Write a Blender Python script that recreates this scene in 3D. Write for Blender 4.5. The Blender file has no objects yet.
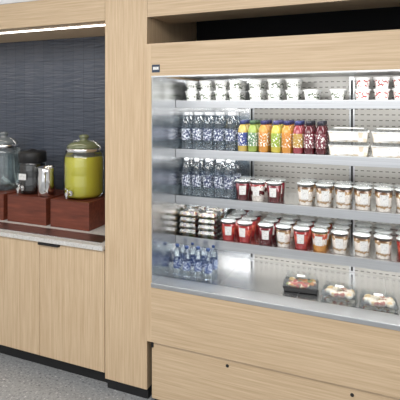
import bpy, bmesh, math, random
from mathutils import Vector, Matrix
random.seed(7)
S = bpy.context.scene
try:
    S.view_settings.view_transform = 'Standard'
except Exception:
    pass

# ---------------------------------------------------------------- materials
def newmat(name):
    m = bpy.data.materials.new(name); m.use_nodes = True
    return m, m.node_tree.nodes, m.node_tree.links, m.node_tree.nodes['Principled BSDF']

def plain(name, col, rough=0.5, metal=0.0, trans=0.0, ior=1.45, coat=0.0, emit=None, es=0):
    m, n, l, b = newmat(name)
    b.inputs['Base Color'].default_value = (*col, 1)
    b.inputs['Roughness'].default_value = rough
    b.inputs['Metallic'].default_value = metal
    b.inputs['Transmission Weight'].default_value = trans
    b.inputs['IOR'].default_value = ior
    b.inputs['Coat Weight'].default_value = coat
    if emit:
        b.inputs['Emission Color'].default_value = (*emit, 1)
        b.inputs['Emission Strength'].default_value = es
    return m

def coords(n, l, scale=(1, 1, 1)):
    tc = n.new('ShaderNodeTexCoord'); mp = n.new('ShaderNodeMapping')
    mp.inputs['Scale'].default_value = scale
    l.new(tc.outputs['Object'], mp.inputs['Vector'])
    return mp.outputs['Vector']

def ramp(n, l, src, stops, interp='LINEAR'):
    r = n.new('ShaderNodeValToRGB'); r.color_ramp.interpolation = interp
    e = r.color_ramp.elements
    while len(e) < len(stops): e.new(0.5)
    for i, (p, c) in enumerate(stops):
        e[i].position = p; e[i].color = (*c, 1)
    l.new(src, r.inputs['Fac'])
    return r.outputs['Color']

def noise(n, l, vec, scale, detail=4, rough=0.55):
    t = n.new('ShaderNodeTexNoise'); t.inputs['Scale'].default_value = scale
    t.inputs['Detail'].default_value = detail; t.inputs['Roughness'].default_value = rough
    l.new(vec, t.inputs['Vector']); return t.outputs['Fac']

def wood(name, sc, dark=(0.56, 0.395, 0.235), light=(0.74, 0.57, 0.38), rough=0.5):
    m, n, l, b = newmat(name)
    v = coords(n, l, sc)
    a = noise(n, l, v, 1.0, 6, 0.65)
    c = ramp(n, l, a, [(0.3, dark), (0.5, tuple((x+y)/2 for x, y in zip(dark, light))), (0.68, light)])
    l.new(c, b.inputs['Base Color'])
    b.inputs['Roughness'].default_value = rough
    bp = n.new('ShaderNodeBump'); bp.inputs['Strength'].default_value = 0.08
    l.new(a, bp.inputs['Height']); l.new(bp.outputs['Normal'], b.inputs['Normal'])
    return m

OAK_V = wood('oak_vertical', (110, 110, 3.2))
OAK_H = wood('oak_horizontal', (2.6, 90, 120), (0.52, 0.37, 0.22), (0.71, 0.545, 0.365))
REDWOOD = wood('stained_redwood', (4, 50, 50), (0.10, 0.022, 0.012), (0.22, 0.055, 0.028), 0.4)

def steelmat(name, col=(0.72, 0.73, 0.74), rough=0.28, sc=(2, 2, 160)):
    m, n, l, b = newmat(name)
    b.inputs['Metallic'].default_value = 1
    v = coords(n, l, sc); a = noise(n, l, v, 1.0, 3)
    c = ramp(n, l, a, [(0.3, tuple(x*0.85 for x in col)), (0.7, col)])
    l.new(c, b.inputs['Base Color']); b.inputs['Roughness'].default_value = rough
    return m
STEEL = steelmat('brushed_steel', (0.66, 0.67, 0.68), rough=0.28)
STEEL_B = steelmat('bright_steel', (0.80, 0.81, 0.82), 0.24)
CHROME = plain('polished_steel', (0.8, 0.8, 0.8), 0.12, 1)
BLACK = plain('black_plastic', (0.012, 0.012, 0.013), 0.45)
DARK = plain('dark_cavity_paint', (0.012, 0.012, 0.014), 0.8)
WHITE = plain('white_paint', (0.8, 0.8, 0.8), 0.6)
WPLAST = plain('white_plastic', (0.82, 0.82, 0.80), 0.3)
LED = plain('led_diffuser', (1, 1, 1), 0.5, emit=(1, 0.95, 0.86), es=5)

# clear thin plastic / glass: transparent body with fresnel reflections
def clearfilm(name, tint=(0.95, 0.97, 0.98), rough=0.05, base=0.05):
    m, n, l, b = newmat(name)
    n.remove(b)
    out = n['Material Output']
    t = n.new('ShaderNodeBsdfTransparent'); t.inputs['Color'].default_value = (*tint, 1)
    g = n.new('ShaderNodeBsdfGlossy'); g.inputs['Color'].default_value = (0.95, 0.96, 0.97, 1)
    g.inputs['Roughness'].default_value = rough
    lw = n.new('ShaderNodeLayerWeight'); lw.inputs['Blend'].default_value = 0.35
    mr = n.new('ShaderNodeMapRange'); mr.inputs['To Min'].default_value = base; mr.inputs['To Max'].default_value = 0.75
    l.new(lw.outputs['Fresnel'], mr.inputs['Value'])
    x = n.new('ShaderNodeMixShader'); l.new(mr.outputs[0], x.inputs['Fac'])
    l.new(t.outputs[0], x.inputs[1]); l.new(g.outputs[0], x.inputs[2]); l.new(x.outputs[0], out.inputs['Surface'])
    return m
FILM = clearfilm('clear_plastic', base=0.08)
WATER = clearfilm('clear_bottle_plastic', (0.84, 0.89, 0.92))
JARGLASS = clearfilm('jar_glass', (0.92, 0.95, 0.93))

# perforated back panel
def perfmat():
    m, n, l, b = newmat('perforated_white_panel')
    tc = n.new('ShaderNodeTexCoord'); sep = n.new('ShaderNodeSeparateXYZ'); l.new(tc.outputs['Object'], sep.inputs[0])
    def band(src, period, duty):
        a = n.new('ShaderNodeMath'); a.operation = 'DIVIDE'; a.inputs[1].default_value = period; l.new(src, a.inputs[0])
        f = n.new('ShaderNodeMath'); f.operation = 'FRACT'; l.new(a.outputs[0], f.inputs[0])
        g = n.new('ShaderNodeMath'); g.operation = 'LESS_THAN'; g.inputs[1].default_value = duty; l.new(f.outputs[0], g.inputs[0])
        return g.outputs[0]
    x = band(sep.outputs['X'], 0.036, 0.55); z = band(sep.outputs['Z'], 0.035, 0.17)
    mu = n.new('ShaderNodeMath'); mu.operation = 'MULTIPLY'; l.new(x, mu.inputs[0]); l.new(z, mu.inputs[1])
    c = ramp(n, l, mu.outputs[0], [(0.4, (0.58, 0.56, 0.52)), (0.6, (0.19, 0.18, 0.16))])
    l.new(c, b.inputs['Base Color']); b.inputs['Roughness'].default_value = 0.35; b.inputs['Metallic'].default_value = 0.4
    return m
PERF = perfmat()

def tilemat():
    m, n, l, b = newmat('navy_wall_tile')
    tc = n.new('ShaderNodeTexCoord'); mp = n.new('ShaderNodeMapping')
    mp.inputs['Rotation'].default_value = (math.radians(90), 0, 0)
    l.new(tc.outputs['Object'], mp.inputs['Vector'])
    br = n.new('ShaderNodeTexBrick'); br.offset = 0
    br.inputs['Scale'].default_value = 1; br.inputs['Brick Width'].default_value = 0.10
    br.inputs['Row Height'].default_value = 0.30; br.inputs['Mortar Size'].default_value = 0.0018
    br.inputs['Color1'].default_value = (0.062, 0.074, 0.102, 1); br.inputs['Color2'].default_value = (0.074, 0.086, 0.116, 1)
    br.inputs['Mortar'].default_value = (0.032, 0.040, 0.058, 1)
    l.new(mp.outputs[0], br.inputs['Vector']); l.new(br.outputs['Color'], b.inputs['Base Color'])
    v = coords(n, l, (7, 7, 55)); a = noise(n, l, v, 1.0, 2)
    bp = n.new('ShaderNodeBump'); bp.inputs['Strength'].default_value = 0.8; bp.inputs['Distance'].default_value = 0.014
    l.new(a, bp.inputs['Height']); l.new(bp.outputs['Normal'], b.inputs['Normal'])
    b.inputs['Roughness'].default_value = 0.32
    return m
TILE = tilemat()

def terrazzo(name, base, dark, light, sc):
    m, n, l, b = newmat(name)
    v = coords(n, l)
    a = noise(n, l, v, sc, 3, 0.7)
    c = ramp(n, l, a, [(0.33, dark), (0.45, base), (0.58, base), (0.68, light)])
    l.new(c, b.inputs['Base Color']); b.inputs['Roughness'].default_value = 0.35
    return m
FLOOR = terrazzo('terrazzo_floor', (0.36, 0.375, 0.39), (0.12, 0.12, 0.13), (0.75, 0.75, 0.75), 60)
STONE = terrazzo('counter_stone', (0.66, 0.65, 0.62), (0.45, 0.43, 0.41), (0.8, 0.79, 0.77), 120)

def bands(name, stops, mottled=0.02, sc=90, rough=0.25, h=0.125):
    """horizontal food layers by height"""
    m, n, l, b = newmat(name)
    tc = n.new('ShaderNodeTexCoord'); sep = n.new('ShaderNodeSeparateXYZ'); l.new(tc.outputs['Object'], sep.inputs[0])
    ns = n.new('ShaderNodeTexNoise'); ns.inputs['Scale'].default_value = sc; l.new(tc.outputs['Object'], ns.inputs['Vector'])
    a = n.new('ShaderNodeMath'); a.operation = 'MULTIPLY_ADD'; a.inputs[1].default_value = mottled*2; a.inputs[2].default_value = -mottled
    l.new(ns.outputs['Fac'], a.inputs[0])
    s = n.new('ShaderNodeMath'); s.operation = 'ADD'; l.new(sep.outputs['Z'], s.inputs[0]); l.new(a.outputs[0], s.inputs[1])
    d = n.new('ShaderNodeMath'); d.operation = 'DIVIDE'; d.inputs[1].default_value = h; l.new(s.outputs[0], d.inputs[0])
    c = ramp(n, l, d.outputs[0], stops, 'CONSTANT')
    mx = n.new('ShaderNodeMix'); mx.data_type = 'RGBA'; mx.blend_type = 'MULTIPLY'; mx.inputs['Factor'].default_value = 0.6
    n2 = n.new('ShaderNodeTexVoronoi'); n2.inputs['Scale'].default_value = 110; l.new(tc.outputs['Object'], n2.inputs['Vector'])
    c2 = ramp(n, l, n2.outputs['Distance'], [(0.1, (1, 1, 1)), (0.8, (0.45, 0.4, 0.4))])
    l.new(c, mx.inputs['A']); l.new(c2, mx.inputs['B'])
    l.new(mx.outputs['Result'], b.inputs['Base Color']); b.inputs['Roughness'].default_value = rough
    b.inputs['Coat Weight'].default_value = 0.6
    return m
CREAM = (0.80, 0.76, 0.70); RED = (0.38, 0.03, 0.03); BROWN = (0.17, 0.085, 0.04); TAN = (0.42, 0.28, 0.14); MAROON = (0.10, 0.012, 0.016)
PARFAIT = bands('berry_parfait', [(0, CREAM), (0.3, MAROON), (0.5, CREAM), (0.7, RED), (0.95, RED)])
GRANOLA = bands('granola_parfait', [(0, CREAM), (0.14, TAN), (0.24, CREAM), (0.62, TAN), (0.74, BROWN)])
STRAW = bands('strawberry_cup', [(0, RED), (0.35, (0.6, 0.10, 0.06)), (0.6, RED), (0.85, (0.65, 0.2, 0.15))])
DKBERRY = bands('dark_berry_cup', [(0, MAROON), (0.5, (0.2, 0.02, 0.03)), (0.85, RED)])
MELON = bands('mixed_fruit_cup', [(0, (0.62, 0.28, 0.06)), (0.3, CREAM), (0.55, (0.45, 0.08, 0.04)), (0.8, (0.5, 0.45, 0.12))])

def labelmat(name, bg, ink, sx=260, sz=330, thr=0.56):
    m, n, l, b = newmat(name)
    v = coords(n, l, (sx, sx, sz)); a = noise(n, l, v, 1.0, 1)
    c = ramp(n, l, a, [(0, bg), (thr, ink)], 'CONSTANT')
    l.new(c, b.inputs['Base Color']); b.inputs['Roughness'].default_value = 0.4
    return m
LABEL_W = labelmat('printed_white_label', (0.85, 0.85, 0.83), (0.2, 0.2, 0.21), thr=0.64)
LABEL_WATER = labelmat('water_bottle_label', (0.045, 0.06, 0.13), (0.72, 0.76, 0.82), 130, 90, 0.53)
LABEL_BLUE = labelmat('blue_bottle_label', (0.04, 0.08, 0.24), (0.6, 0.68, 0.8), 130, 90, 0.55)
LABEL_YOG = labelmat('yogurt_print', (0.8, 0.79, 0.75), (0.10, 0.13, 0.08), 75, 110, 0.54)
LABEL_YOGR = labelmat('fruit_yogurt_print', (0.8, 0.78, 0.74), (0.35, 0.04, 0.04), 80, 90, 0.53)

def foodmix(name, cols, sc=60):
    m, n, l, b = newmat(name)
    tc = n.new('ShaderNodeTexCoord'); vo = n.new('ShaderNodeTexVoronoi'); vo.inputs['Scale'].default_value = sc
    l.new(tc.outputs['Object'], vo.inputs['Vector'])
    sp = n.new('ShaderNodeSeparateColor'); l.new(vo.outputs['Color'], sp.inputs[0])
    c = ramp(n, l, sp.outputs[0], [(i/len(cols), k) for i, k in enumerate(cols)], 'CONSTANT')
    l.new(c, b.inputs['Base Color']); b.inputs['Roughness'].default_value = 0.4
    return m
FOOD = foodmix('mixed_food', [(0.4, 0.05, 0.03), (0.5, 0.32, 0.12), (0.15, 0.2, 0.04), (0.65, 0.55, 0.4), (0.2, 0.07, 0.04), (0.55, 0.22, 0.05)])
FOODL = foodmix('light_mixed_food', [(0.75, 0.68, 0.55), (0.6, 0.42, 0.2), (0.8, 0.76, 0.66), (0.65, 0.55, 0.4), (0.35, 0.08, 0.04), (0.78, 0.7, 0.6)])
SNACK = foodmix('snack_mix', [(0.6, 0.55, 0.45), (0.4, 0.05, 0.07), (0.2, 0.28, 0.07), (0.6, 0.56, 0.5), (0.12, 0.06, 0.12), (0.6, 0.38, 0.12)], 45)
BREAD = foodmix('sandwich_bread', [(0.78, 0.73, 0.64), (0.84, 0.81, 0.75), (0.72, 0.62, 0.48), (0.86, 0.84, 0.80)], 40)

# ---------------------------------------------------------------- geometry helpers
def link(o, parent=None):
    S.collection.objects.link(o)
    if parent: o.parent = parent
    return o
def empty(name, loc=(0, 0, 0)):
    e = bpy.data.objects.new(name, None); e.location = loc; e.empty_display_size = 0.1
    return link(e)
def box(name, x0, x1, y0, y1, z0, z1, mat, parent=None, bevel=0.0):
    bm = bmesh.new(); bmesh.ops.create_cube(bm, size=1)
    for v in bm.verts:
        v.co = Vector(((x0+x1)/2+v.co.x*(x1-x0), (y0+y1)/2+v.co.y*(y1-y0), (z0+z1)/2+v.co.z*(z1-z0)))
    if bevel: bmesh.ops.bevel(bm, geom=bm.edges[:], offset=bevel, segments=2, affect='EDGES', profile=0.7)
    me = bpy.data.meshes.new(name); bm.to_mesh(me); bm.free(); me.materials.append(mat)
    return link(bpy.data.objects.new(name, me), parent)

class MB:
    """mesh builder joining several shaped parts in one mesh"""
    def __init__(s): s.bm = bmesh.new(); s.mats = []
    def mi(s, m):
        if m not in s.mats: s.mats.append(m)
        return s.mats.index(m)
    def lathe(s, prof, mats, seg=20, c=(0, 0), cap0=True, cap1=True):
        rings = []
        for r, z in prof:
            rings.append([s.bm.verts.new((c[0]+r*math.cos(2*math.pi*i/seg), c[1]+r*math.sin(2*math.pi*i/seg), z)) for i in range(seg)])
        for k in range(len(rings)-1):
            m = s.mi(mats[k] if isinstance(mats, list) else mats)
            for i in range(seg):
                f = s.bm.faces.new((rings[k][i], rings[k][(i+1) % seg], rings[k+1][(i+1) % seg], rings[k+1][i]))
                f.material_index = m; f.smooth = True
        m0 = s.mi(mats[0] if isinstance(mats, list) else mats); m1 = s.mi(mats[-1] if isinstance(mats, list) else mats)
        if cap0: f = s.bm.faces.new(rings[0][::-1]); f.material_index = m0
        if cap1: f = s.bm.faces.new(rings[-1]); f.material_index = m1
    def patch(s, r0, r1, z0, z1, a0, a1, mat, n=8):
        m = s.mi(mat); lo = []; hi = []
        for i in range(n+1):
            a = a0+(a1-a0)*i/n
            lo.append(s.bm.verts.new((r0*math.cos(a), r0*math.sin(a), z0))); hi.append(s.bm.verts.new((r1*math.cos(a), r1*math.sin(a), z1)))
        for i in range(n):
            f = s.bm.faces.new((lo[i], lo[i+1], hi[i+1], hi[i])); f.material_index = m; f.smooth = True
    def box(s, x0, x1, y0, y1, z0, z1, mat, taper=1.0, bevel=0, rot=0):
        m = s.mi(mat); g = bmesh.ops.create_cube(s.bm, size=1); vs = g['verts']
        cx, cy = (x0+x1)/2, (y0+y1)/2
        for v in vs:
            t = taper if v.co.z > 0 else 1.0
            p = Vector((v.co.x*(x1-x0)*t, v.co.y*(y1-y0)*t, 0)); p.rotate(Matrix.Rotation(rot, 3, 'Z'))
            v.co = Vector((cx+p.x, cy+p.y, (z0+z1)/2+v.co.z*(z1-z0)))
        fs = set(f for v in vs for f in v.link_faces)
        for f in fs: f.material_index = m
        if bevel:
            es = list(set(e for v in vs for e in v.link_edges))
            r = bmesh.ops.bevel(s.bm, geom=es, offset=bevel, segments=2, affect='EDGES', profile=0.7)
            for f in r['faces']: f.material_index = m
    def blob(s, c, r, mat, sc=(1, 1, 1)):
        m = s.mi(mat); g = bmesh.ops.create_icosphere(s.bm, subdivisions=2, radius=r)
        for v in g['verts']:
            v.co = Vector((c[0]+v.co.x*sc[0], c[1]+v.co.y*sc[1], c[2]+v.co.z*sc[2]))
            for f in v.link_faces: f.material_index = m; f.smooth = True
    def tube(s, pts, r, mat, seg=8):
        m = s.mi(mat); pts = [Vector(p) for p in pts]; rings = []
        for i, p in enumerate(pts):
            d = (pts[min(i+1, len(pts)-1)]-pts[max(i-1, 0)]).normalized()
            up = Vector((0, 0, 1)) if abs(d.z) < 0.9 else Vector((1, 0, 0))
            a = d.cross(up).normalized(); b = d.cross(a).normalized()
            rings.append([s.bm.verts.new(p+a*r*math.cos(2*math.pi*k/seg)+b*r*math.sin(2*math.pi*k/seg)) for k in range(seg)])
        for i in range(len(rings)-1):
            for k in range(seg):
                f = s.bm.faces.new((rings[i][k], rings[i][(k+1) % seg], rings[i+1][(k+1) % seg], rings[i+1][k])); f.material_index = m; f.smooth = True
        for rr in (rings[0][::-1], rings[-1]):
            f = s.bm.faces.new(rr); f.material_index = m
    def mesh(s, name):
        bmesh.ops.recalc_face_normals(s.bm, faces=s.bm.faces[:])
        me = bpy.data.meshes.new(name); s.bm.to_mesh(me); s.bm.free()
        for m in s.mats: me.materials.append(m)
        return me
def place(name, me, x, y, z, rz=0.0, sc=1.0, rx=0, ry=0):
    o = bpy.data.objects.new(name, me); o.location = (x, y, z); o.rotation_euler = (rx, ry, rz); o.scale = (sc, sc, sc)
    return link(o)

# ---------------------------------------------------------------- room shell
box('floor', -4.2, 2.6, -6, 0.9, -0.1, 0.0, FLOOR)
box('ceiling', -4.2, 2.6, -6, 0.9, 2.95, 3.05, WHITE)
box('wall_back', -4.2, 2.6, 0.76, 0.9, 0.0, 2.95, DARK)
box('wall_left', -4.3, -4.2, -6, 0.9, 0.0, 2.95, WHITE)
box('wall_right', 2.6, 2.7, -6, 0.9, 0.0, 2.95, WHITE)
box('wall_tile', -4.2, -1.592, 0.60, 0.758, 0.0, 2.95, TILE)
# oak pillars
for nm, a, b_ in (('oak_pillar', -1.590, -1.298), ('oak_pillar', 0.72, 1.02)):
    p = empty(nm)
    box('panel', a, b_, 0.0, 0.755, 0.067, 2.95, OAK_V, p, 0.0015)
    box('kick', a+0.004, b_-0.004, 0.02, 0.75, 0.0, 0.067, BLACK, p)
# overhead oak bulkhead
p = empty('oak_bulkhead')
box('fascia', -4.2, -1.592, 0.0, 0.03, 2.262, 2.43, OAK_H, p, 0.001)
box('soffit', -4.2, -1.592, 0.03, 0.598, 2.275, 2.295, OAK_H, p)
box('upper_panel', -4.2, -1.592, 0.012, 0.04, 2.436, 2.95, WHITE, p)
box('led_channel', -4.2, -1.62, 0.17, 0.195, 2.269, 2.275, LED, p)
p = empty('oak_bulkhead')
box('fascia', -1.296, 0.718, 0.0, 0.03, 2.262, 2.43, OAK_H, p, 0.001)
box('soffit', -1.296, 0.718, 0.03, 0.28, 2.268, 2.288, OAK_H, p)
box('upper_panel', -1.296, 0.718, 0.0, 0.03, 2.434, 2.95, OAK_H, p)

# ---------------------------------------------------------------- base cabinet
p = empty('base_cabinet')
box('carcass', -4.19, -1.595, 0.03, 0.598, 0.10, 0.83, OAK_V, p)
box('toe_kick', -4.19, -1.595, 0.06, 0.598, 0.0, 0.10, BLACK, p)
box('top_gap', -4.19, -1.595, 0.02, 0.598, 0.83, 0.850, BLACK, p)
xs = [-1.596, -2.105, -2.62, -3.13, -3.65, -4.18]
for i in range(5):
    box('door_%d' % (i+1), xs[i+1]+0.0015, xs[i]-0.0015, 0.004, 0.028, 0.098, 0.846, OAK_V, p, 0.001)
for i in (0, 2, 4):
    x = xs[i+1]
    box('pull_%d' % i, x+0.005, x+0.17, -0.018, 0.006, 0.832, 0.847, BLACK, p, 0.002)
box('countertop', -4.19, -1.595, -0.02, 0.598, 0.852, 0.880, STONE, p, 0.003)
box('drip_tray', -4.1, -1.64, 0.03, 0.17, 0.880, 0.884, STEEL, p, 0.001)

def riser(x0, x1):
    b = MB(); w = x1-x0; h = 0.195; d = 0.31
    t = 0.018
    b.box(-w/2, w/2, -d/2, -d/2+t, 0, h, REDWOOD, bevel=0.002)
    b.box(-w/2, w/2, d/2-t, d/2, 0, h, REDWOOD, bevel=0.002)
    b.box(-w/2, -w/2+t, -d/2+t, d/2-t, 0, h, REDWOOD, bevel=0.002)
    b.box(w/2-t, w/2, -d/2+t, d/2-t, 0, h, REDWOOD, bevel=0.002)
    b.box(-w/2+t, w/2-t, -d/2+t, d/2-t, h-t, h-0.001, REDWOOD)
    place('wooden_riser_box', b.mesh('riser_box'), (x0+x1)/2, 0.22+d/2, 0.8802)
riser(-2.20, -1.87); riser(-2.60, -2.24); riser(-3.00, -2.64)
ZB = 0.8802+0.195+0.001

def spigot(b, r, z=0.05):
    b.tube([(0, -r+0.01, z), (0, -r-0.03, z), (0, -r-0.055, z)], 0.011, CHROME)
    b.tube([(0, -r-0.045, z+0.005), (0, -r-0.05, z-0.03)], 0.009, CHROME)
    b.tube([(0, -r-0.04, z), (0, -r-0.04, z+0.035)], 0.006, CHROME)
    b.box(-0.006, 0.006, -r-0.06, -r-0.02, z+0.033, z+0.043, CHROME, bevel=0.002)
    b.tube([(0, -r-0.002, z), (0, -r-0.010, z)], 0.019, CHROME)

LEMON = plain('lemonade', (0.74, 0.67, 0.05), 0.15, coat=0.8)
COFFEE = plain('cold_brew', (0.015, 0.010, 0.009), 0.12, coat=0.5)
WATERJ = clearfilm('infused_water', (0.86, 0.91, 0.92))
def jar(liq, r, h, lid, lmat, fill=0.78, ribs=False, tag=True):
    b = MB()
    pr = [(r*0.86, 0), (r*0.95, 0.008), (r, 0.03)]
    if ribs:
        for k in range(12):
            zz = 0.03+(h*0.8-0.03)*(k+1)/12; pr.append((r*(0.965 if k % 2 == 0 else 1.0), zz))
    else: pr += [(r, h*0.45), (r*0.985, h*0.47), (r*0.985, h*0.5), (r, h*0.52), (r, h*0.8)]
    pr += [(r*0.97, h*0.9), (r*0.88, h*0.95), (r*0.86, h)]
    b.lathe(pr, JARGLASS, 40, cap1=False)
    q = r*0.955-0.002
    b.lathe([(q*0.86, 0.008), (q, 0.03), (q, h*fill*0.95), (q*0.96, h*fill)], liq, 40)
    spigot(b, r)
    b.lathe([(r*0.88, h-0.015), (r*0.91, h-0.013), (r*0.91, h+0.004), (r*0.88, h+0.010)], CHROME, 40)
    if lid == 'knob':
        b.lathe([(r*0.86, h+0.010), (r*0.84, h+0.03), (r*0.66, h+0.052), (r*0.3, h+0.062), (r*0.16, h+0.07), (r*0.24, h+0.085), (r*0.26, h+0.098), (r*0.12, h+0.108)], lmat, 32)
        b.tube([(r*0.91, 0, h-0.01), (r*0.98, 0, h+0.02), (r*0.6, 0, h+0.058), (0, 0, h+0.068)], 0.003, CHROME)
        b.tube([(-r*0.91, 0, h-0.01), (-r*0.98, 0, h+0.02), (-r*0.6, 0, h+0.058), (0, 0, h+0.068)], 0.003, CHROME)
    else:
        b.lathe([(r*0.95, h-0.03), (r*1.04, h-0.025), (r*1.04, h+0.045), (r*0.95, h+0.055), (r*0.4, h+0.058), (r*0.2, h+0.07), (r*0.1, h+0.072)], lmat, 36)
    if tag: b.box(-0.035, 0.035, -r-0.0075, -r-0.0045, h*0.42, h*0.60, LABEL_W, bevel=0.001)
    return b
LIDG = plain('green_tinted_glass_lid', (0.16, 0.18, 0.09), 0.1, coat=1)
LIDC = plain('grey_glass_lid', (0.16, 0.18, 0.19), 0.1, coat=1)
place('beverage_dispenser', jar(LEMON, 0.145, 0.345, 'knob', LIDG, 0.86, False, False).mesh('lemonade_dispenser'), -2.035, 0.385, ZB)
place('beverage_dispenser', jar(COFFEE, 0.098, 0.26, 'flat', BLACK, 0.84).mesh('coffee_dispenser'), -2.492, 0.36, ZB)
place('beverage_dispenser', jar(WATERJ, 0.125, 0.345, 'knob', LIDC, 0.8, True, False).mesh('water_dispenser'), -2.82, 0.40, ZB)
b = MB()
b.lathe([(0.060, 0), (0.065, 0.006), (0.065, 0.13), (0.060, 0.175), (0.066, 0.21), (0.062, 0.21), (0.056, 0.175), (0.06, 0.02)], CHROME, 32, cap1=True)
b.tube([(0.060, -0.01, 0.185), (0.09, -0.012, 0.18), (0.100, -0.012, 0.14), (0.092, -0.012, 0.06), (0.061, -0.01, 0.04)], 0.006, CHROME)
place('steel_pitcher', b.mesh('steel_pitcher'), -2.312, 0.31, ZB, rz=math.radians(-50))

# ---------------------------------------------------------------- display case
C = empty('refrigerated_display_case')
XL, XR, YF, YB = -1.275, 0.70, -0.05, 0.75
t = 0.033
box('side_left', XL, XL+t, YF, YB, 0.385, 2.096, OAK_V, C, 0.001)
box('side_right', XR-t, XR, YF, YB, 0.385, 2.096, OAK_V, C, 0.001)
XI, XJ = XL+t, XR-t
box('header', XI, XJ, YF, YF+0.02, 1.911, 2.096, OAK_H, C, 0.001)
box('header_return', XI, XJ, YF+0.02, 0.10, 1.911, 1.925, STEEL, C)
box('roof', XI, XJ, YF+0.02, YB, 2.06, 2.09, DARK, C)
box('canopy', XI, XJ, 0.10, 0.66, 1.925, 1.945, WPLAST, C)
box('liner_left', XI, XI+0.004, YF+0.003, 0.66, 0.66, 1.911, STEEL_B, C)
box('liner_right', XJ-0.004, XJ, YF+0.003, 0.66, 0.66, 1.911, STEEL_B, C)
box('header_trim', XI, XJ, YF-0.002, YF+0.006, 1.903, 1.911, STEEL_B, C)
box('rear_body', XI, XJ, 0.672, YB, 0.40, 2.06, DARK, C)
box('rear_panel_left', XI+0.004, -0.86, 0.66, 0.672, 0.68, 1.925, STEEL_B, C)
box('rear_panel_perforated', -0.86, XJ, 0.66, 0.672, 0.68, 1.925, PERF, C)
for i, x in enumerate((-0.846, -0.195, 0.455)):
    box('upright_%d' % i, x-0.016, x+0.016, 0.652, 0.66, 0.69, 1.92, STEEL, C)
    box('upright_slot_%d' % i, x-0.006, x+0.006, 0.6505, 0.652, 0.70, 1.90, BLACK, C)
SH = [(1.769, 0.045), (1.461, 0.050), (1.166, 0.050), (0.910, 0.050)]
for i, (z, h) in enumerate(SH):
    box('shelf_%d' % (i+1), XI+0.006, XJ-0.006, 0.275, 0.648, z-0.012, z, STEEL_B, C)
    box('shelf_rail_%d' % (i+1), XI+0.006, XJ-0.006, 0.262, 0.275, z-h, z+0.003, STEEL, C, 0.002)
    box('shelf_light_%d' % (i+1), XI+0.03, XJ-0.03, 0.30, 0.325, z-0.022, z-0.012, LED, C)
    for j, x in enumerate((-0.846, -0.195, 0.455)):
        box('bracket_%d_%d' % (i, j), x-0.003, x+0.003, 0.33, 0.655, z-0.05, z-0.013, STEEL, C)
box('deck', XI+0.004, XJ-0.004, 0.12, 0.66, 0.66, 0.688, STEEL_B, C)
for i, x in enumerate((-0.9, -0.45, 0.0, 0.40)):
    box('deck_seam_%d' % i, x-0.001, x+0.001, 0.121, 0.655, 0.688, 0.6888, STEEL, C)
box('sill', XI, XJ, YF-0.006, 0.055, 0.70, 0.726, STEEL, C, 0.004)
box('sill_drop', XI+0.004, XJ-0.004, 0.055, 0.12, 0.66, 0.700, STEEL, C)
box('air_grille', XI+0.004, XJ-0.004, 0.06, 0.075, 0.700, 0.712, DARK, C)
box('front_panel', XI, XJ, YF, YF+0.02, 0.385, 0.70, OAK_H, C, 0.001)
box('tub', XI, XJ, YF+0.02, 0.672, 0.385, 0.66, DARK, C)
box('base_panel', XL+0.025, XR-0.01, -0.028, -0.008, 0.05, 0.381, OAK_H, C, 0.001)
box('base_frame', XL+0.03, XR-0.015, -0.008, 0.72, 0.0, 0.385, DARK, C)
box('latch', XL+0.024, XL+0.036, -0.033, -0.028, 0.345, 0.378, BLACK, C)
b = MB(); b.lathe([(0.009, 0), (0.009, 0.002), (0.006, 0.004)], BLACK, 14)
cap = b.mesh('screw_cap')
for x in (-0.789, -0.15):
    o = place('screw_cap', cap, x, -0.028, 0.337, rx=math.radians(90)); o.parent = C
box('header_sticker', XI+0.005, XI+0.055, YF-0.0015, YF, 1.93, 1.975, plain('sticker', (0.03, 0.05, 0.09), 0.4), C)
box('header_sticker_mark', XI+0.012, XI+0.048, YF-0.0022, YF-0.0015, 1.945, 1.962, LABEL_W, C)

# ---------------------------------------------------------------- products
FRONT = -math.pi/2
def water_mesh(name, lab, cap):
    b = MB()
    b.lathe([(0.026, 0), (0.031, 0.005), (0.031, 0.03), (0.029, 0.035), (0.031, 0.04), (0.0315, 0.060), (0.0315, 0.130), (0.031, 0.15), (0.029, 0.17),
             (0.022, 0.195), (0.014, 0.21), (0.013, 0.215), (0.0155, 0.216), (0.0155, 0.233), (0.013, 0.235)],
            [WATER]*5+[lab]+[WATER]*6+[cap]*2, 22)
    return b.mesh(name)
WB = water_mesh('water_bottle', LABEL_WATER, plain('cap_white', (0.7, 0.72, 0.75), 0.4))
WB2 = water_mesh('small_water_bottle', LABEL_BLUE, plain('cap_blue', (0.04, 0.08, 0.22), 0.4))
def juice_mesh(name, liq, lab, cap):
    b = MB(); L = plain(name+'_liquid', liq, 0.15, coat=0.7); Q = labelmat(name+'_label', lab, (0.85, 0.85, 0.8), 110, 90, 0.58)
    K = plain(name+'_cap', cap, 0.4)
    b.lathe([(0.026, 0), (0.030, 0.005), (0.0305, 0.03), (0.0308, 0.035), (0.0308, 0.115), (0.0300, 0.12), (0.026, 0.142), (0.018, 0.157), (0.0165, 0.165), (0.019, 0.166), (0.019, 0.186), (0.017, 0.188)],
            [L, L, L, Q, L, L, L, L, K, K, K], 22)
    return b.mesh(name)
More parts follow.
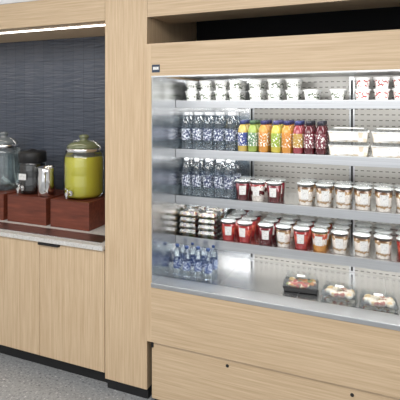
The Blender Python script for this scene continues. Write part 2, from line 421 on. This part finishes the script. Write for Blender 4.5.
J = [juice_mesh('juice_a', (0.46, 0.33, 0.08), (0.04, 0.06, 0.22), (0.03, 0.04, 0.13)),
     juice_mesh('juice_b', (0.24, 0.32, 0.06), (0.12, 0.22, 0.12), (0.05, 0.10, 0.05)),
     juice_mesh('juice_c', (0.50, 0.22, 0.04), (0.50, 0.20, 0.03), (0.03, 0.03, 0.1)),
     juice_mesh('juice_d', (0.48, 0.40, 0.06), (0.25, 0.34, 0.04), (0.06, 0.06, 0.16)),
     juice_mesh('juice_e', (0.25, 0.04, 0.05), (0.40, 0.25, 0.06), (0.03, 0.04, 0.13)),
     juice_mesh('juice_f', (0.08, 0.01, 0.015), (0.15, 0.025, 0.04), (0.02, 0.02, 0.03))]
def cup_mesh(name, content, r0=0.036, r1=0.046, h=0.118, dome=0.0, label=True):
    b = MB()
    b.lathe([(r0-0.001, 0.0), (r0, 0.002), (r0+(r1-r0)*0.85, h*0.86)], content, 24)
    b.lathe([(r0+(r1-r0)*0.86+0.0005, h*0.86), (r1, h*0.965)], FILM, 24, cap0=False, cap1=False)
    pr = [(r1+0.001, h*0.955), (r1+0.003, h*0.96), (r1+0.003, h*0.985), (r1-0.002, h)]
    if dome: pr += [(r1-0.006, h+dome*0.5), (r1-0.018, h+dome), (0.006, h+dome)]
    b.lathe(pr, [WPLAST]*1+[FILM]*(len(pr)-2), 24)
    if label:
        zz0, zz1 = h*0.28, h*0.74
        f = lambda z: r0+(r1-r0)*z/h+0.0012
        b.patch(f(zz0), f(zz1), zz0, zz1, FRONT-0.45, FRONT+0.55, LABEL_W)
    return b.mesh(name)
CUP = {'p': cup_mesh('berry_parfait_cup', PARFAIT), 'q': cup_mesh('dark_parfait_cup', DKBERRY), 'g': cup_mesh('granola_parfait_cup', GRANOLA, 0.038, 0.048, 0.125),
       's': cup_mesh('strawberry_cup', STRAW, dome=0.012), 'd': cup_mesh('dark_berry_cup', DKBERRY, dome=0.012),
       'm': cup_mesh('mixed_fruit_cup', MELON, dome=0.012), 'h': cup_mesh('granola_dome_cup', GRANOLA, dome=0.014)}
CN = {'p': 'berry_parfait_cup', 'q': 'berry_parfait_cup', 'g': 'granola_parfait_cup', 's': 'fruit_cup', 'd': 'fruit_cup', 'm': 'fruit_cup', 'h': 'granola_parfait_cup'}
def yog_mesh(name, lab):
    b = MB()
    b.lathe([(0.029, 0), (0.031, 0.001), (0.033, 0.012), (0.039, 0.048), (0.041, 0.056), (0.045, 0.057), (0.0455, 0.062), (0.043, 0.064)],
            [WPLAST, WPLAST, lab, WPLAST, WPLAST, WPLAST, WPLAST], 24)
    return b.mesh(name)
YOG = yog_mesh('yogurt_cup', LABEL_YOG); YOGR = yog_mesh('fruit_yogurt_cup', LABEL_YOGR)
rj = lambda a=0.15: random.uniform(-a, a)
e = 0.0006
# shelf 1
z = SH[0][0]+e
for x, n_, me in [(-1.16, 2, YOG), (-1.06, 2, YOG), (-0.96, 2, YOG), (-0.865, 2, YOG), (-0.735, 2, YOG), (-0.62, 2, YOG), (-0.51, 2, YOG), (-0.40, 1, YOG), (-0.255, 1, YOG),
                  (-0.12, 2, YOGR), (-0.02, 2, YOGR), (0.08, 2, YOGR), (0.18, 2, YOGR), (0.32, 2, YOG), (0.44, 2, YOG)]:
    for row, y in enumerate((0.345, 0.455)):
        for k in range(n_): place('yogurt_cup', me, x+rj(0.003), y, z+k*0.0648, rj(1.5))
# shelf 2
z = SH[1][0]+e
for x in (-1.19, -1.115, -1.04, -0.965, -0.89):
    for y in (0.325, 0.40, 0.475): place('water_bottle', WB, x+rj(0.002), y, z, rj(3))
for x, k in zip((-0.812, -0.746, -0.68, -0.605, -0.540, -0.475, -0.410, -0.346), (0, 1, 2, 3, 2, 4, 5, 5)):
    for y in (0.325, 0.395, 0.465): place('juice_bottle', J[k], x+rj(0.002), y, z, rj(3))
b = MB()
b.box(-0.098, 0.098, -0.065, 0.065, 0, 0.055, BREAD, 1.08, 0.006)
b.box(-0.108, 0.108, -0.072, 0.072, 0.055, 0.059, WPLAST)
b.box(-0.104, 0.104, -0.068, 0.068, 0.059, 0.075, FILM, 0.92)
b.box(-0.055, 0.055, -0.074, -0.0725, 0.012, 0.05, LABEL_W)
b.box(-0.08, 0.08, -0.05, 0.05, 0.0752, 0.076, LABEL_W)
SW = b.mesh('sandwich_pack')
for x in (-0.19, 0.035, 0.26, 0.48):
    place('sandwich_pack', SW, x, 0.36, z, rj(0.03)); place('sandwich_pack', SW, x+rj(0.004), 0.362, z+0.0768, rj(0.04))
# shelf 3
z = SH[2][0]+e
for x in (-1.19, -1.115, -1.04, -0.965, -0.90):
    for y in (0.325, 0.40, 0.475): place('water_bottle', WB, x+rj(0.002), y, z, rj(3))
for x, k in [(-0.812, 'q'), (-0.715, 'p'), (-0.615, 'q'), (-0.43, 'g'), (-0.325, 'g'), (-0.22, 'g'), (-0.115, 'g'), (-0.01, 'g'), (0.095, 'g'), (0.20, 'g'), (0.31, 'g'), (0.42, 'g'), (0.53, 'g')]:
    for y in (0.33, 0.44): place(CN[k], CUP[k], x+rj(0.002), y, z, rj(0.3))
# shelf 4
z = SH[3][0]+e
for x, k in [(-0.905, 's'), (-0.80, 's'), (-0.665, 'd'), (-0.56, 'h'), (-0.455, 's'), (-0.35, 'm'), (-0.24, 'h'), (-0.12, 'h'), (-0.01, 'h'), (0.10, 's'), (0.21, 'm'), (0.32, 's'), (0.43, 'h'), (0.54, 's')]:
    for y in (0.33, 0.44, 0.55): place(CN[k], CUP[k], x+rj(0.002), y, z, rj(0.3))
def tray(name, L, W, H, food, base=FILM):
    b = MB()
    b.box(-L/2, L/2, -W/2, W/2, 0, H*0.4, base, 1.08, 0.003)
    n_ = 22
    for i in range(n_):
        rr = random.uniform(0.014, 0.022)
        b.blob((random.uniform(-L/2+0.022, L/2-0.022), random.uniform(-W/2+0.02, W/2-0.02), H*0.42), rr, food, (1.2, 1, min(0.8, H*0.45/rr)))
    b.box(-L/2*1.1, L/2*1.1, -W/2*1.1, W/2*1.1, H*0.4, H*0.45, FILM)
    b.box(-L/2*1.04, L/2*1.04, -W/2*1.04, W/2*1.04, H*0.45, H, FILM, 0.88)
    b.box(-0.022, 0.022, -0.015, 0.015, H+0.0002, H+0.001, LABEL_W)
    return b.mesh(name)
ST = tray('snack_tray', 0.108, 0.13, 0.034, SNACK)
for x in (-1.168, -1.040):
    for y in (0.36, 0.51):
        for k in range(4): place('snack_tray', ST, x, y, z+0.0025+k*0.0375, rj(0.02), 1.0, math.radians(-1.5))
# deck
z = 0.688+e
for x, y in [(-1.195, 0.20), (-1.125, 0.185), (-1.055, 0.20), (-0.985, 0.19), (-1.19, 0.275), (-1.12, 0.27), (-1.05, 0.28), (-0.98, 0.27)]:
    place('small_water_bottle', WB2, x, y, z, rj(3), 0.82)
FT = tray('salad_box', 0.18, 0.14, 0.07, FOOD, BLACK); FT2 = tray('meal_box', 0.17, 0.13, 0.055, FOODL)
place('salad_box', FT, -0.45, 0.29, z+0.0008, 0.1)
place('meal_box', FT2, -0.235, 0.255, z+0.0008, -0.05)
place('meal_box', FT2, -0.035, 0.22, z+0.0008, 0.05); place('meal_box', FT2, 0.17, 0.22, z+0.0008, 0.0); place('salad_box', FT, 0.40, 0.25, z+0.0008, 0.0)

# ---------------------------------------------------------------- lights
def area(name, loc, sx, sy, power, col=(1, 1, 1), rot=(0, 0, 0)):
    L = bpy.data.lights.new(name, 'AREA'); L.shape = 'RECTANGLE'; L.size = sx; L.size_y = sy; L.energy = power; L.color = col
    o = bpy.data.objects.new(name, L); o.location = loc; o.rotation_euler = rot; link(o); return o
area('ceiling_light', (-0.8, -2.2, 2.9), 5, 1.6, 150, (1, 0.98, 0.95), (math.radians(25), 0, 0))
area('case_canopy_light', (-0.29, 0.13, 1.905), 1.8, 0.05, 6.5, (1, 1, 1), (math.radians(15), 0, 0))
for i, (zz, h) in enumerate(SH):
    area('shelf_lamp', (-0.29, 0.29, zz-0.025), 1.8, 0.02, 1.8, (1, 1, 1), (math.radians(10), 0, 0))
area('alcove_lamp', (-2.9, 0.185, 2.26), 2.4, 0.03, 4, (1, 0.93, 0.82))
W = bpy.data.worlds.new('world'); S.world = W; W.use_nodes = True
W.node_tree.nodes['Background'].inputs['Color'].default_value = (0.95, 0.97, 1, 1)
W.node_tree.nodes['Background'].inputs['Strength'].default_value = 1.25

# ---------------------------------------------------------------- camera
cam = bpy.data.cameras.new('camera'); cam.sensor_width = 36; cam.lens = 40.5; cam.shift_y = -0.24
co = bpy.data.objects.new('camera', cam); co.location = (0, -2.33, 1.75); co.rotation_euler = (math.radians(90), 0, math.radians(22.4))
link(co); S.camera = co
